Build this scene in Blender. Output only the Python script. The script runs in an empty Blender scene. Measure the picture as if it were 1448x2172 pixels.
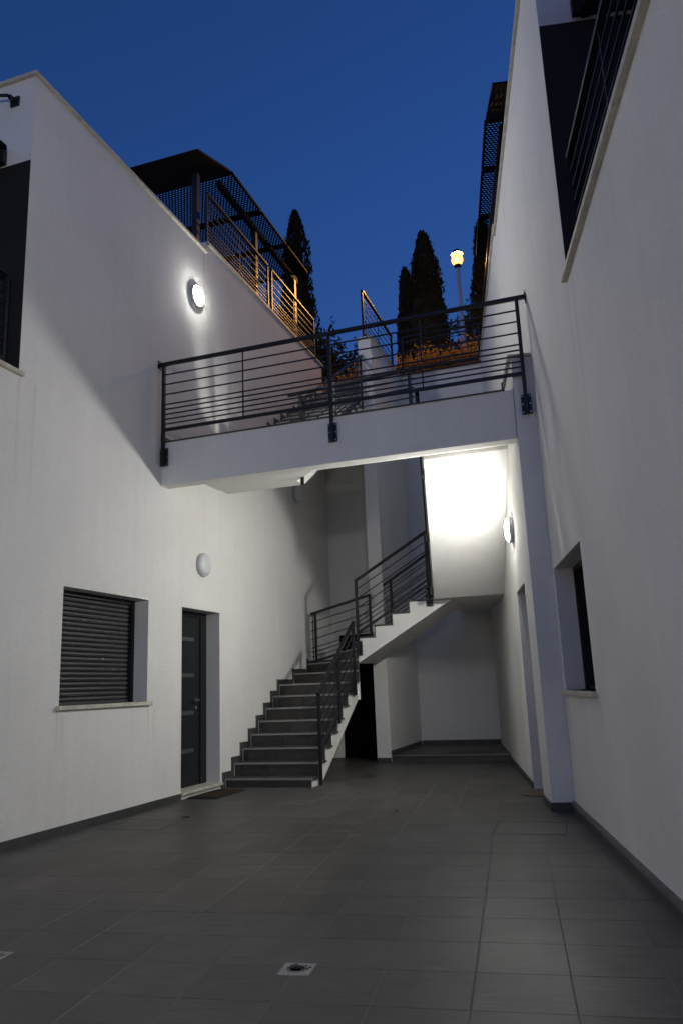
import bpy, bmesh, math, random
from math import sin, cos, tan, pi, radians, sqrt
from mathutils import Vector, Matrix
random.seed(7)
S = bpy.context.scene
COL = S.collection

# ------------------------------------------------------------------ camera
F_PX, PITCH, ROLL, YAW, CAM_H = 1644.57, radians(12.7733), radians(-2.2745), radians(18.3318), 1.15
def cam_axes():
    cp, sp, cr, sr = cos(PITCH), sin(PITCH), cos(ROLL), sin(ROLL)
    fw = Vector((0, cp, sp)); u0 = Vector((0, -sp, cp)); r0 = Vector((1, 0, 0))
    rt = cr*r0 + sr*u0; up = -sr*r0 + cr*u0
    Z = Matrix.Rotation(YAW, 3, 'Z')
    return Z @ rt, Z @ up, Z @ fw
RT, UP, FW = cam_axes()
cam = bpy.data.cameras.new('camera'); cam_o = bpy.data.objects.new('camera', cam); COL.objects.link(cam_o)
cam.sensor_fit = 'VERTICAL'; cam.sensor_height = 36.0; cam.sensor_width = 24.0
cam.lens = F_PX/2172*36.0; cam.clip_start = .05; cam.clip_end = 1000
cam_o.matrix_world = Matrix(((RT.x, UP.x, -FW.x, 0), (RT.y, UP.y, -FW.y, 0), (RT.z, UP.z, -FW.z, CAM_H), (0, 0, 0, 1)))
S.camera = cam_o
def project(p):
    q = Vector(p) - Vector((0, 0, CAM_H)); w = q.dot(FW)
    if w < .05: return None
    return 724 + F_PX*q.dot(RT)/w, 1086 - F_PX*q.dot(UP)/w

# ------------------------------------------------------------------ world, exposure
SUN_ELEV, SUN_ROT = radians(-.3), radians(200)
W = bpy.data.worlds.new('World'); S.world = W; W.use_nodes = True
nt = W.node_tree; nt.nodes.clear()
sky = nt.nodes.new('ShaderNodeTexSky'); sky.sky_type = 'NISHITA'; sky.sun_disc = False
sky.sun_elevation = SUN_ELEV; sky.sun_rotation = SUN_ROT
sky.altitude = 100; sky.air_density = 1.0; sky.dust_density = .4; sky.ozone_density = 4.4
bg = nt.nodes.new('ShaderNodeBackground'); bg.inputs['Strength'].default_value = .13
wo = nt.nodes.new('ShaderNodeOutputWorld')
nt.links.new(sky.outputs[0], bg.inputs[0]); nt.links.new(bg.outputs[0], wo.inputs[0])
vs = S.view_settings
S.display_settings.display_device = 'sRGB'
vs.view_transform = 'Standard'; vs.look = 'None'; vs.exposure = 2.4; vs.gamma = 1; vs.use_curve_mapping = False
S.render.engine = 'CYCLES'
S.cycles.use_denoising = True
S.cycles.max_bounces = 8; S.cycles.diffuse_bounces = 5
S.cycles.sample_clamp_indirect = 6.0

# ------------------------------------------------------------------ materials
def new_mat(name):
    m = bpy.data.materials.new(name); m.use_nodes = True
    n = m.node_tree.nodes; b = n['Principled BSDF']
    return m, m.node_tree, b
def nd(t, kind, **kw):
    x = t.nodes.new(kind)
    for k, v in kw.items(): setattr(x, k, v)
    return x
def plain(name, col, rough=.6, metal=0, spec=.5, var=.0, scale=20, bump=0, bscale=120):
    m, t, b = new_mat(name)
    b.inputs['Base Color'].default_value = (*col, 1); b.inputs['Roughness'].default_value = rough
    b.inputs['Metallic'].default_value = metal; b.inputs['Specular IOR Level'].default_value = spec
    tc = nd(t, 'ShaderNodeTexCoord')
    if var:
        no = nd(t, 'ShaderNodeTexNoise'); no.inputs['Scale'].default_value = scale; no.inputs['Detail'].default_value = 6
        t.links.new(tc.outputs['Object'], no.inputs['Vector'])
        r = nd(t, 'ShaderNodeMapRange'); r.inputs['From Min'].default_value = .3; r.inputs['From Max'].default_value = .7
        r.inputs['To Min'].default_value = 1-var; r.inputs['To Max'].default_value = 1+var
        t.links.new(no.outputs['Fac'], r.inputs['Value'])
        mx = nd(t, 'ShaderNodeMix', data_type='RGBA', blend_type='MULTIPLY'); mx.inputs['Factor'].default_value = 1
        mx.inputs[6].default_value = (*col, 1)
        t.links.new(r.outputs[0], mx.inputs[7]); t.links.new(mx.outputs[2], b.inputs['Base Color'])
    if bump:
        n2 = nd(t, 'ShaderNodeTexNoise'); n2.inputs['Scale'].default_value = bscale; n2.inputs['Detail'].default_value = 4
        t.links.new(tc.outputs['Object'], n2.inputs['Vector'])
        bp = nd(t, 'ShaderNodeBump'); bp.inputs['Strength'].default_value = bump; bp.inputs['Distance'].default_value = .004
        t.links.new(n2.outputs['Fac'], bp.inputs['Height']); t.links.new(bp.outputs[0], b.inputs['Normal'])
    return m
def plaster(name, col):
    """fine sand-float render: grain, broad blotches, faint vertical rain streaks"""
    m, t, b = new_mat(name)
    b.inputs['Roughness'].default_value = .9; b.inputs['Specular IOR Level'].default_value = .2
    g = nd(t, 'ShaderNodeNewGeometry')
    def noise(scale, detail, vec=None):
        n = nd(t, 'ShaderNodeTexNoise'); n.inputs['Scale'].default_value = scale; n.inputs['Detail'].default_value = detail
        n.inputs['Roughness'].default_value = .6
        t.links.new(vec or g.outputs['Position'], n.inputs['Vector']); return n
    mp = nd(t, 'ShaderNodeMapping'); mp.inputs['Scale'].default_value = (5, 5, .22)
    t.links.new(g.outputs['Position'], mp.inputs['Vector'])
    streak = noise(1.6, 5, mp.outputs[0]); blot = noise(.9, 5); grain = noise(70, 5)
    def rng(n, a, c, f0=.35, f1=.65):
        r = nd(t, 'ShaderNodeMapRange'); r.inputs['From Min'].default_value = f0; r.inputs['From Max'].default_value = f1
        r.inputs['To Min'].default_value = a; r.inputs['To Max'].default_value = c
        t.links.new(n.outputs['Fac'], r.inputs['Value']); return r
    a = rng(streak, .965, 1.0); c = rng(blot, .95, 1.02); d = rng(grain, .94, 1.04)
    m1 = nd(t, 'ShaderNodeMath', operation='MULTIPLY'); t.links.new(a.outputs[0], m1.inputs[0]); t.links.new(c.outputs[0], m1.inputs[1])
    m2 = nd(t, 'ShaderNodeMath', operation='MULTIPLY'); t.links.new(m1.outputs[0], m2.inputs[0]); t.links.new(d.outputs[0], m2.inputs[1])
    mx = nd(t, 'ShaderNodeMix', data_type='RGBA', blend_type='MULTIPLY'); mx.inputs['Factor'].default_value = 1
    mx.inputs[6].default_value = (*col, 1); t.links.new(m2.outputs[0], mx.inputs[7])
    # run-off stains below the ends of the sills: (y of the sill end, underside z, half width, length)
    sx = nd(t, 'ShaderNodeSeparateXYZ'); t.links.new(g.outputs['Position'], sx.inputs[0])
    def mth(op, a_, b_=None, clamp=False):
        n = nd(t, 'ShaderNodeMath', operation=op); n.use_clamp = clamp
        for k, v in enumerate((a_, b_)):
            if v is None: continue
            if isinstance(v, (int, float)): n.inputs[k].default_value = v
            else: t.links.new(v, n.inputs[k])
        return n.outputs[0]
    yw = mth('ADD', sx.outputs[1], mth('MULTIPLY', mth('SUBTRACT', streak.outputs['Fac'], .5), .10))
    tot = None
    for y0, z0, w, L in ((5.235, 3.966, .035, 1.3), (5.43, 3.966, .035, 1.3), (7.385, 1.05, .03, .55), (5.92, 1.05, .03, .45), (7.49, 1.015, .03, .5), (6.0, 1.015, .03, .4), (8.60, 7.09, .05, 1.2), (13.25, 7.25, .05, 1.0)):
        a1 = mth('SUBTRACT', 1, mth('DIVIDE', mth('ABSOLUTE', mth('SUBTRACT', yw, y0)), w), True)
        dz = mth('SUBTRACT', z0, sx.outputs[2])
        a2 = mth('MULTIPLY', mth('DIVIDE', dz, .02, True), mth('SUBTRACT', 1, mth('DIVIDE', dz, L), True))
        st_ = mth('MULTIPLY', a1, a2); tot = st_ if tot is None else mth('ADD', tot, st_, True)
    ms = nd(t, 'ShaderNodeMix', data_type='RGBA', blend_type='MULTIPLY'); t.links.new(mth('MULTIPLY', tot, .26), ms.inputs['Factor'])
    t.links.new(mx.outputs[2], ms.inputs[6]); ms.inputs[7].default_value = (.50, .42, .30, 1); t.links.new(ms.outputs[2], b.inputs['Base Color'])
    bp = nd(t, 'ShaderNodeBump'); bp.inputs['Strength'].default_value = .5; bp.inputs['Distance'].default_value = .006
    t.links.new(grain.outputs['Fac'], bp.inputs['Height']); t.links.new(bp.outputs[0], b.inputs['Normal'])
    return m
def tile_mat(name, col, rough=.42, spec=.4, var=.16):
    """porcelain tile: tone per tile, brushed streaks along the tile, soft clouding"""
    m, t, b = new_mat(name)
    b.inputs['Specular IOR Level'].default_value = spec
    oi = nd(t, 'ShaderNodeObjectInfo'); tc = nd(t, 'ShaderNodeTexCoord'); g = nd(t, 'ShaderNodeNewGeometry')
    off = nd(t, 'ShaderNodeVectorMath', operation='ADD'); sc = nd(t, 'ShaderNodeVectorMath', operation='SCALE')
    cmb = nd(t, 'ShaderNodeCombineXYZ')
    for k in range(3): t.links.new(oi.outputs['Random'], cmb.inputs[k])
    t.links.new(cmb.outputs[0], sc.inputs[0]); sc.inputs['Scale'].default_value = 37
    t.links.new(tc.outputs['Object'], off.inputs[0]); t.links.new(sc.outputs[0], off.inputs[1])
    mp = nd(t, 'ShaderNodeMapping'); mp.inputs['Scale'].default_value = (3, 26, 26); t.links.new(off.outputs[0], mp.inputs['Vector'])
    n1 = nd(t, 'ShaderNodeTexNoise'); n1.inputs['Scale'].default_value = 2.2; n1.inputs['Detail'].default_value = 7; t.links.new(mp.outputs[0], n1.inputs['Vector'])
    n2 = nd(t, 'ShaderNodeTexNoise'); n2.inputs['Scale'].default_value = 5; n2.inputs['Detail'].default_value = 5; t.links.new(off.outputs[0], n2.inputs['Vector'])
    n3 = nd(t, 'ShaderNodeTexNoise'); n3.inputs['Scale'].default_value = .8; n3.inputs['Detail'].default_value = 4; t.links.new(g.outputs['Position'], n3.inputs['Vector'])
    def rng(o, a, c, f0, f1):
        r = nd(t, 'ShaderNodeMapRange'); r.inputs['From Min'].default_value = f0; r.inputs['From Max'].default_value = f1
        r.inputs['To Min'].default_value = a; r.inputs['To Max'].default_value = c; t.links.new(o, r.inputs['Value']); return r.outputs[0]
    vals = [rng(n1.outputs['Fac'], .8, 1.2, .3, .7), rng(n2.outputs['Fac'], .88, 1.12, .3, .7), rng(n3.outputs['Fac'], .85, 1.12, .3, .7), rng(oi.outputs['Random'], 1-var, 1+var, 0, 1)]
    cur = vals[0]
    for v in vals[1:]:
        k = nd(t, 'ShaderNodeMath', operation='MULTIPLY'); t.links.new(cur, k.inputs[0]); t.links.new(v, k.inputs[1]); cur = k.outputs[0]
    mx = nd(t, 'ShaderNodeMix', data_type='RGBA', blend_type='MULTIPLY'); mx.inputs['Factor'].default_value = 1
    mx.inputs[6].default_value = (*col, 1); t.links.new(cur, mx.inputs[7]); t.links.new(mx.outputs[2], b.inputs['Base Color'])
    t.links.new(rng(n3.outputs['Fac'], rough-.08, rough+.12, .3, .7), b.inputs['Roughness'])
    bp = nd(t, 'ShaderNodeBump'); bp.inputs['Strength'].default_value = .25; bp.inputs['Distance'].default_value = .002
    t.links.new(n1.outputs['Fac'], bp.inputs['Height']); t.links.new(bp.outputs[0], b.inputs['Normal'])
    return m
def leafy(name, col, through):
    """thin leaf: reflects col and lets light of the colour `through` shine through from behind"""
    m = plain(name, col, .5, spec=.5, var=.35, scale=7); t = m.node_tree; b = t.nodes['Principled BSDF']
    tr = nd(t, 'ShaderNodeBsdfTranslucent'); tr.inputs['Color'].default_value = (*through, 1)
    ad = nd(t, 'ShaderNodeMixShader'); ad.inputs[0].default_value = .5
    t.links.new(b.outputs[0], ad.inputs[1]); t.links.new(tr.outputs[0], ad.inputs[2])
    t.links.new(ad.outputs[0], t.nodes['Material Output'].inputs[0])
    return m
def glow_glass(name, col, strength, body):
    """lit lamp glass: partly see-through, partly glowing"""
    m = bpy.data.materials.new(name); m.use_nodes = True; t = m.node_tree; t.nodes.clear()
    o = nd(t, 'ShaderNodeOutputMaterial'); a = nd(t, 'ShaderNodeBsdfTransparent'); b = nd(t, 'ShaderNodeEmission')
    b.inputs['Color'].default_value = (*col, 1); b.inputs['Strength'].default_value = strength
    x = nd(t, 'ShaderNodeMixShader'); x.inputs[0].default_value = body
    t.links.new(a.outputs[0], x.inputs[1]); t.links.new(b.outputs[0], x.inputs[2]); t.links.new(x.outputs[0], o.inputs[0])
    return m
def emit(name, col, strength):
    m, t, b = new_mat(name)
    b.inputs['Base Color'].default_value = (.8, .8, .8, 1)
    b.inputs['Emission Color'].default_value = (*col, 1); b.inputs['Emission Strength'].default_value = strength
    return m
WALL_LAMP_WATT, STREET_LAMP_WATT = 12.0, 290.0
M = dict(
    plaster=plaster('white_plaster', (.74, .73, .70)),
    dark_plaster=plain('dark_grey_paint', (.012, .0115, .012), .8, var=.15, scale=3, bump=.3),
    stone=plain('pale_stone', (.50, .47, .40), .6, var=.18, scale=14, bump=.15, bscale=60),
    grout=plain('grout', (.155, .15, .142), .9, var=.2, scale=8),
    tile=tile_mat('floor_porcelain', (.066, .063, .057), .47, .31, .16),
    stair_tile=tile_mat('stair_porcelain', (.058, .053, .047), .5, .35, .14),
    lit_edge=plain('lit_tread_edge', (.30, .29, .27), .5),  # pale strips put the lamplit look of step edges into the colour
    skirt=tile_mat('skirting_porcelain', (.062, .060, .057), .45, .4, .12),
    metal=plain('anthracite_metal', (.012, .013, .016), .45, spec=.34, var=.12, scale=30),
    mesh=plain('perforated_metal', (.006, .006, .007), .7, spec=.12),
    shutter=plain('shutter_aluminium', (.045, .047, .050), .45, spec=.5),
    frame=plain('dark_frame', (.010, .011, .013), .5, spec=.3),
    door=plain('dark_door', (.012, .014, .016), .45, spec=.3, var=.08, scale=5),
    glass=plain('frosted_strip', (.07, .075, .075), .3, spec=.5),
    pane=plain('dark_pane', (.012, .013, .016), .08, spec=.6),
    steel=plain('steel', (.62, .62, .60), .25, metal=1),
    black=plain('near_black', (.0012, .0012, .0013), .95, spec=.05),
    lamp_ring=plain('lamp_ring', (.48, .485, .485), .5),
    diffuser_off=plain('opal_diffuser', (.62, .64, .64), .3, spec=.5),
    diffuser_on=glow_glass('lit_opal_diffuser', (1.0, .985, .94), 125.0, .25),
    sodium=emit('sodium_bulb', (1.0, .66, .24), 1.2),
    amber_glass=glow_glass('amber_globe_glass', (1.0, .44, .09), .70, .5),
    pole=plain('lamp_pole_paint', (.55, .53, .53), .5, var=.06),
    bark=plain('bark', (.07, .055, .042), .9, var=.3, scale=9),
    cypress=plain('cypress_leaf', (.016, .022, .012), .85, spec=.2, var=.35, scale=2),
    bush=plain('bush_leaf', (.035, .055, .028), .7, spec=.3, var=.35, scale=3),
    hedge=leafy('lamp_tinted_leaf', (.26, .18, .045), (.80, .45, .07)),  # leaf colours carry part of the orange lamplight themselves
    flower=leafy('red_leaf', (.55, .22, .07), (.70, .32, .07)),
    mat=plain('coir_mat', (.042, .030, .020), .95, spec=.1, var=.5, scale=25, bump=.8, bscale=200),
    mat_edge=plain('rubber_edge', (.02, .018, .016), .8),
    rust=plain('rusty_iron', (.085, .060, .042), .75, var=.3, scale=18, bump=.4, bscale=80),
    drain=plain('drain_plate', (.30, .29, .28), .45, metal=.2, var=.15, scale=25),
    grate=plain('grate_metal', (.13, .125, .12), .5, metal=.3),
    dirt=plain('damp_dirt', (.045, .040, .034), .95, var=.4, scale=40),
    leaf=plain('dry_leaf', (.07, .035, .018), .8, var=.3, scale=40),
    asphalt=plain('asphalt', (.05, .05, .052), .9, var=.25, scale=3, bump=.3),
    soil=plain('soil', (.05, .042, .034), .95, var=.3, scale=3),
)

# ------------------------------------------------------------------ mesh helpers
class MB:
    def __init__(self): self.v = []; self.f = []
    def add(self, vs, fs):
        n = len(self.v); self.v += [Vector(p) for p in vs]; self.f += [tuple(i+n for i in f) for f in fs]; return self
    def hexa(self, a, b):   # a: 4 bottom points, b: 4 top points
        return self.add(list(a)+list(b), [(3, 2, 1, 0), (4, 5, 6, 7), (0, 1, 5, 4), (1, 2, 6, 5), (2, 3, 7, 6), (3, 0, 4, 7)])
    def box(self, x0, x1, y0, y1, z0, z1, fr=None):
        fr = fr or (lambda a, b, c: Vector((a, b, c)))
        return self.hexa([fr(x0, y0, z0), fr(x1, y0, z0), fr(x1, y1, z0), fr(x0, y1, z0)],
                         [fr(x0, y0, z1), fr(x1, y0, z1), fr(x1, y1, z1), fr(x0, y1, z1)])
    def prism(self, poly, f0, f1):  # poly: list of 2-tuples; f0, f1 map them to the two end faces
        n = len(poly); a = [f0(*p) for p in poly]; b = [f1(*p) for p in poly]
        return self.add(a+b, [tuple(range(n))[::-1], tuple(range(n, 2*n))] + [(i, (i+1) % n, n+(i+1) % n, n+i) for i in range(n)])
    def bar(self, p, q, w, h, upv=(0, 0, 1)):   # w sideways, h along the up direction
        p, q = Vector(p), Vector(q); d = (q-p).normalized(); u = Vector(upv)
        if abs(d.dot(u)) > .98: u = Vector((0, 1, 0))
        s = d.cross(u).normalized(); u = s.cross(d).normalized(); s *= w/2; u *= h/2
        return self.hexa([p-s-u, p+s-u, p+s+u, p-s+u], [q-s-u, q+s-u, q+s+u, q-s+u])
    def lathe(self, prof, axis_o, axis_d, n=24):   # prof: (distance along axis, radius)
        o, d = Vector(axis_o), Vector(axis_d).normalized()
        u = d.orthogonal().normalized(); w = d.cross(u); k = len(prof); vs = []
        for t, r in prof:
            for i in range(n):
                a = 2*pi*i/n; vs.append(o + d*t + (u*cos(a)+w*sin(a))*r)
        fs = [(j*n+i, j*n+(i+1) % n, (j+1)*n+(i+1) % n, (j+1)*n+i) for j in range(k-1) for i in range(n)]
        fs += [tuple(range(n))[::-1], tuple(range((k-1)*n, k*n))]
        return self.add(vs, fs)
    def build(self, name, mat, parent=None, smooth=False, local=False, bevel=0):
        o0 = Vector((0, 0, 0))
        if parent is not None and not local:
            p = parent
            while p is not None: o0 = o0 + p.location; p = p.parent
        me = bpy.data.meshes.new(name)
        me.from_pydata([v-o0 for v in self.v], [], self.f)
        bm = bmesh.new(); bm.from_mesh(me); bmesh.ops.recalc_face_normals(bm, faces=bm.faces[:])
        bm.to_mesh(me); bm.free()
        if smooth:
            for p in me.polygons: p.use_smooth = True
        me.materials.append(M[mat] if isinstance(mat, str) else mat)
        o = bpy.data.objects.new(name, me); COL.objects.link(o)
        if parent is not None: o.parent = parent
        if bevel:
            b = o.modifiers.new('bevel', 'BEVEL'); b.width = bevel; b.segments = 2; b.limit_method = 'ANGLE'
        return o
def tag(o, label, cat, group=None):
    o['label'] = label; o['category'] = cat
    if group: o['group'] = group
    return o
def thing(name, label, cat, loc=(0, 0, 0), group=None, rz=0):
    o = bpy.data.objects.new(name, None); COL.objects.link(o); o.location = loc; o.rotation_euler = (0, 0, rz)
    o.empty_display_size = .2
    return tag(o, label, cat, group)
def struct(o): o['kind'] = 'structure'; return o
def stuff(o): o['kind'] = 'stuff'; return o
def copy_tree(o, parent=None):
    c = o.copy(); COL.objects.link(c)
    if parent is not None: c.parent = parent
    for ch in [x for x in bpy.data.objects if x.parent == o]: copy_tree(ch, c)
    return c

def wall(fr, s0, s1, z0, z1, t, holes, mb=None):
    """wall sheet with real thickness t (o = 0..t) and rectangular openings (s0,s1,z0,z1) with reveals"""
    mb = mb or MB()
    ss = sorted({s0, s1, *[h[0] for h in holes], *[h[1] for h in holes]}); zs = sorted({z0, z1, *[h[2] for h in holes], *[h[3] for h in holes]})
    ss = [s for s in ss if s0 <= s <= s1]; zs = [z for z in zs if z0 <= z <= z1]
    def q(a, b, c, d): mb.add([a, b, c, d], [(0, 1, 2, 3)])
    for i in range(len(ss)-1):
        for j in range(len(zs)-1):
            cs, cz = (ss[i]+ss[i+1])/2, (zs[j]+zs[j+1])/2
            if any(h[0] < cs < h[1] and h[2] < cz < h[3] for h in holes): continue
            for o in (0, t): q(fr(o, ss[i], zs[j]), fr(o, ss[i+1], zs[j]), fr(o, ss[i+1], zs[j+1]), fr(o, ss[i], zs[j+1]))
    for a, b, c, d in list(holes)+[(s0, s1, z0, z1)]:
        q(fr(0, a, c), fr(t, a, c), fr(t, a, d), fr(0, a, d)); q(fr(0, b, c), fr(t, b, c), fr(t, b, d), fr(0, b, d))
        q(fr(0, a, c), fr(t, a, c), fr(t, b, c), fr(0, b, c)); q(fr(0, a, d), fr(t, a, d), fr(t, b, d), fr(0, b, d))
    return mb

# ------------------------------------------------------------------ frames of the two buildings
LX = -4.695
def FL(o, s, z): return Vector((LX-o, s, z))
AR = radians(-11.2); RD = Vector((sin(AR), cos(AR), 0)); RN = Vector((cos(AR), -sin(AR), 0)); RP = Vector((-.445, 7.656, 0))
def FR(o, s, z): return RP + RD*((s-7.656)/cos(AR)) + RN*o + Vector((0, 0, z))   # s is the world Y of the wall point at o = 0
def rwx(y, off=0): return RP.x + tan(AR)*(y-RP.y) + off/cos(AR)                   # world X of the right wall at world Y

# ------------------------------------------------------------------ ground, floor
struct(MB().add([(-250, -250, -.06), (250, -250, -.06), (250, 14.4, -.06), (-250, 14.4, -.06)], [(0, 1, 2, 3)]).build('ground', 'asphalt'))
floor = struct(MB().box(-5.0, 4.0, -8, 13.6, -.05, -.0013).build('courtyard_floor', 'grout'))
TA = radians(11.729)-radians(18.3318)
FDv = Vector((sin(TA), cos(TA), 0)); FXv = Vector((cos(TA), -sin(TA), 0))
TU, TV = .374, .3815
def tile_mesh(w, d, h, bev=.0012):
    mb = MB(); x, y = w/2, d/2; b = bev
    mb.add([(-x, -y, -h), (x, -y, -h), (x, y, -h), (-x, y, -h), (-x, -y, -b), (x, -y, -b), (x, y, -b), (-x, y, -b),
            (-x+b, -y+b, 0), (x-b, -y+b, 0), (x-b, y-b, 0), (-x+b, y-b, 0)],
           [(8, 9, 10, 11), (4, 5, 9, 8), (5, 6, 10, 9), (6, 7, 11, 10), (7, 4, 8, 11), (0, 1, 5, 4), (1, 2, 6, 5), (2, 3, 7, 6), (3, 0, 4, 7)])
    return mb
tm = tile_mesh(TU-.0048, TV-.0020, .012)
cells = []
for i in range(-18, 16):
    for j in range(-26, 32):
        u, v = -.25 + TU*(i+.5), 3.138 + TV*(j+.5)
        c = FXv*u + FDv*v
        if c.x < LX-.22 or c.x > rwx(c.y)+.30 or c.y < -7.8 or c.y > 13.5: continue
        if c.y > 12.3 and c.x > -3.4: continue
        vis = 0
        pr = [project(c + FXv*a*TU/2 + FDv*b*TV/2) for a in (-1, 1) for b in (-1, 1)]
        if all(pr):
            xs, ys = [p[0] for p in pr], [p[1] for p in pr]
            if max(xs) > 0 and min(xs) < 1448 and max(ys) > 0 and min(ys) < 2172:
                inside = LX < c.x < rwx(c.y, 0 if c.y < 7.5 else -.2)
                hid = c.x < -3.5 and c.y > 9.2
                vis = (max(xs)-min(xs))*(max(ys)-min(ys)) * (1 if inside else .3) * (.05 if hid else 1)
        cells.append((vis, u, v, c))
cells.sort(key=lambda c: -c[0])
rt_ = random.Random(3)
def tile_tf(c):
    return Matrix.Translation(c + Vector((0, 0, rt_.uniform(-.0003, .0004)))) @ Matrix.Rotation(-TA, 4, 'Z') @ Matrix.Rotation(rt_.gauss(0, .0005), 4, 'X') @ Matrix.Rotation(rt_.gauss(0, .0005), 4, 'Y')
first = None; far = MB()
for n, (vis, u, v, c) in enumerate(cells):
    mtx = tile_tf(c)
    if n < 300 and vis > 0:
        if first is None:
            first = tm.build('floor_tile', 'tile', None, local=True); o = first
        else:
            o = first.copy(); COL.objects.link(o)
        o.parent = floor; o.matrix_local = mtx
    else: far.add([mtx @ p for p in tm.v], tm.f)
stuff(far.build('floor_tiling', 'tile', floor))

# street level behind (the site climbs), with the ramp of ground under it
struct(MB().box(-120, 120, 14.42, 220, 6.2, 7.02).build('street', 'asphalt'))

# ------------------------------------------------------------------ left building
def skirting(parent, fr, s0, s1, z0, h, o_out=.014, L=.38):
    s = s0; i = 0
    while s < s1-1e-6:
        e = min(s+L, s1)
        MB().box(-o_out, .0, s+.0012, e-.0012, z0, z0+h, fr).build('skirting_tile', 'skirt', parent)
        s = e
WL, DL = (5.94, 7.36, 1.09, 2.168), (8.072, 9.014, .045, 2.153)

def building(root, fr, holes, s_end, z1, z2, s_split, s_corner=5.22):
    """rendered walls, end face of the loggia with its dark lower panel, roof slab, copings and loggia sill"""
    wm = wall(fr, -7, s_corner, -.1, 3.965, .3, [])
    wall(fr, s_corner, s_end, -.1, z1-.035, .3, holes, wm)
    wm.box(0, .3, s_split, s_end, z1-.035, z2-.035, fr)
    wm.build('wall', 'plaster', root)
    MB().box(.3, 9, s_end-.3, s_end, -.1, 6.9, fr).build('rear_wall', 'plaster', root)
    MB().box(.3, 9, s_corner, s_corner+.3, 3.755, z1-.035, fr).build('gable_wall', 'plaster', root)
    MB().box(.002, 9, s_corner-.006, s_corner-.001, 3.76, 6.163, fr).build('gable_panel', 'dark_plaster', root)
    MB().box(.3, 9, s_corner+.3, s_end-.3, 6.7, 6.95, fr).build('roof', 'plaster', root)
    MB().box(.3, 9, -7, s_corner, 3.5, 3.75, fr).build('terrace_slab', 'skirt', root)
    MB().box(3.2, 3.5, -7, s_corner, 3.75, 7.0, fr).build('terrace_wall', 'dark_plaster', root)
    MB().box(-.035, .34, s_corner-.035, s_split+.02, z1-.035, z1+.005, fr).build('coping', 'stone', root, bevel=.004)
    MB().box(.341, 9, s_corner-.035, s_corner+.335, z1-.033, z1+.003, fr).build('coping', 'stone', root, bevel=.004)
    MB().box(-.03, .34, s_split+.03, s_end+.03, z2-.035, z2+.005, fr).build('coping', 'stone', root, bevel=.004)
    n = 6; a = -7.0
    cuts = [-7, -4.2, -1.4, .9, 3.05, s_corner+.035]
    for k in range(5):
        MB().box(-.04, .32, cuts[k]+.002, cuts[k+1]-.002, 3.966, 4.006, fr).build('coping', 'stone', root, bevel=.004)

def shutter_window(root, fr, w, depth=.2, shut=True):
    s0, s1, z0, z1 = w
    f = MB()
    f.box(depth-.03, depth+.05, s0, s0+.055, z0, z1, fr); f.box(depth-.03, depth+.05, s1-.055, s1, z0, z1, fr)
    f.box(depth-.03, depth+.05, s0+.055, s1-.055, z1-.045, z1, fr)
    win = f.build('window', 'frame', root)
    MB().box(depth+.03, depth+.04, s0+.05, s1-.05, z0, z1-.04, fr).build('pane', 'pane', win)
    n = 21; p = (z1-.045-z0-.03)/n
    prof = [(depth+.022, 0), (depth+.010, .004), (depth+.001, p*.3), (depth-.001, p*.5), (depth+.001, p*.7), (depth+.010, p-.006), (depth+.022, p-.002), (depth+.026, p*.5)]
    for k in range(n if shut else 0):
        z = z0+.03+k*p
        MB().prism(prof, lambda o, h: fr(o, s0+.05, z+h), lambda o, h: fr(o, s1-.05, z+h)).build('slat', 'shutter', win)
    MB().box(depth-.004, depth+.02, s0+.05, s1-.05, z0+.002, z0+.03, fr).build('bottom_rail', 'shutter' if shut else 'frame', win)
    if not shut: MB().box(depth-.01, depth+.03, (s0+s1)/2-.045, (s0+s1)/2+.045, z0+.03, z1-.045, fr).build('mullion', 'frame', win)
    MB().box(-.04, depth+.05, s0-.045, s1+.05, z0-.04, z0, fr).build('window_sill', 'stone', win, bevel=.004)

def front_door(root, fr, d, depth=.2, detail=True):
    s0, s1, z0, z1 = d
    f = MB()
    f.box(depth-.012, depth+.06, s0, s0+.05, z0+.03, z1, fr); f.box(depth-.012, depth+.06, s1-.15, s1, z0+.03, z1, fr)
    f.box(depth-.012, depth+.06, s0+.05, s1-.15, z1-.06, z1, fr)
    door = f.build('door', 'frame', root)
    MB().box(depth+.005, depth+.05, s0+.053, s1-.153, z0+.032, z1-.063, fr).build('door_leaf', 'door', door)
    for z in (1.81, 1.373, .927, .484):
        MB().box(depth-.001, depth+.01, s0+.19, s1-.30, z-.024, z+.024, fr).build('glass_strip', 'glass', door)
    h = MB(); hs = s1-.25
    h.lathe([(0, .024), (.012, .024), (.012, .011), (.045, .011), (.05, .008)], fr(depth+.005, hs, 1.075), fr(-1, 0, 0)-fr(0, 0, 0), 14)
    h.bar(fr(depth-.045, hs+.012, 1.075), fr(depth-.045, hs-.115, 1.072), .012, .02)
    h.build('door_handle', 'steel', door, smooth=False)
    MB().lathe([(0, .022), (.008, .022)], fr(depth+.005, hs, .985), fr(-1, 0, 0)-fr(0, 0, 0), 14).build('lock', 'steel', door)
    if detail: MB().box(-.035, depth+.06, s0-.0, s1+.02, z0-.002, z0+.028, fr).build('threshold', 'stone', door, bevel=.004)

lb = thing('apartment_building', 'white rendered building with roller shuttered window and dark front door with four glass strips', 'building', FL(0, 8, 0))
WL, DL = (5.94, 7.36, 1.09, 2.168), (8.072, 9.014, .045, 2.153)
building(lb, FL, [WL, DL], 13.3, 7.135, 7.295, 8.64)
shutter_window(lb, FL, WL); front_door(lb, FL, DL)
skirting(lb, FL, -6.9, 8.06, -.004, .072)
skirting(lb, FL, 9.03, 9.09, -.004, .072)

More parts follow.
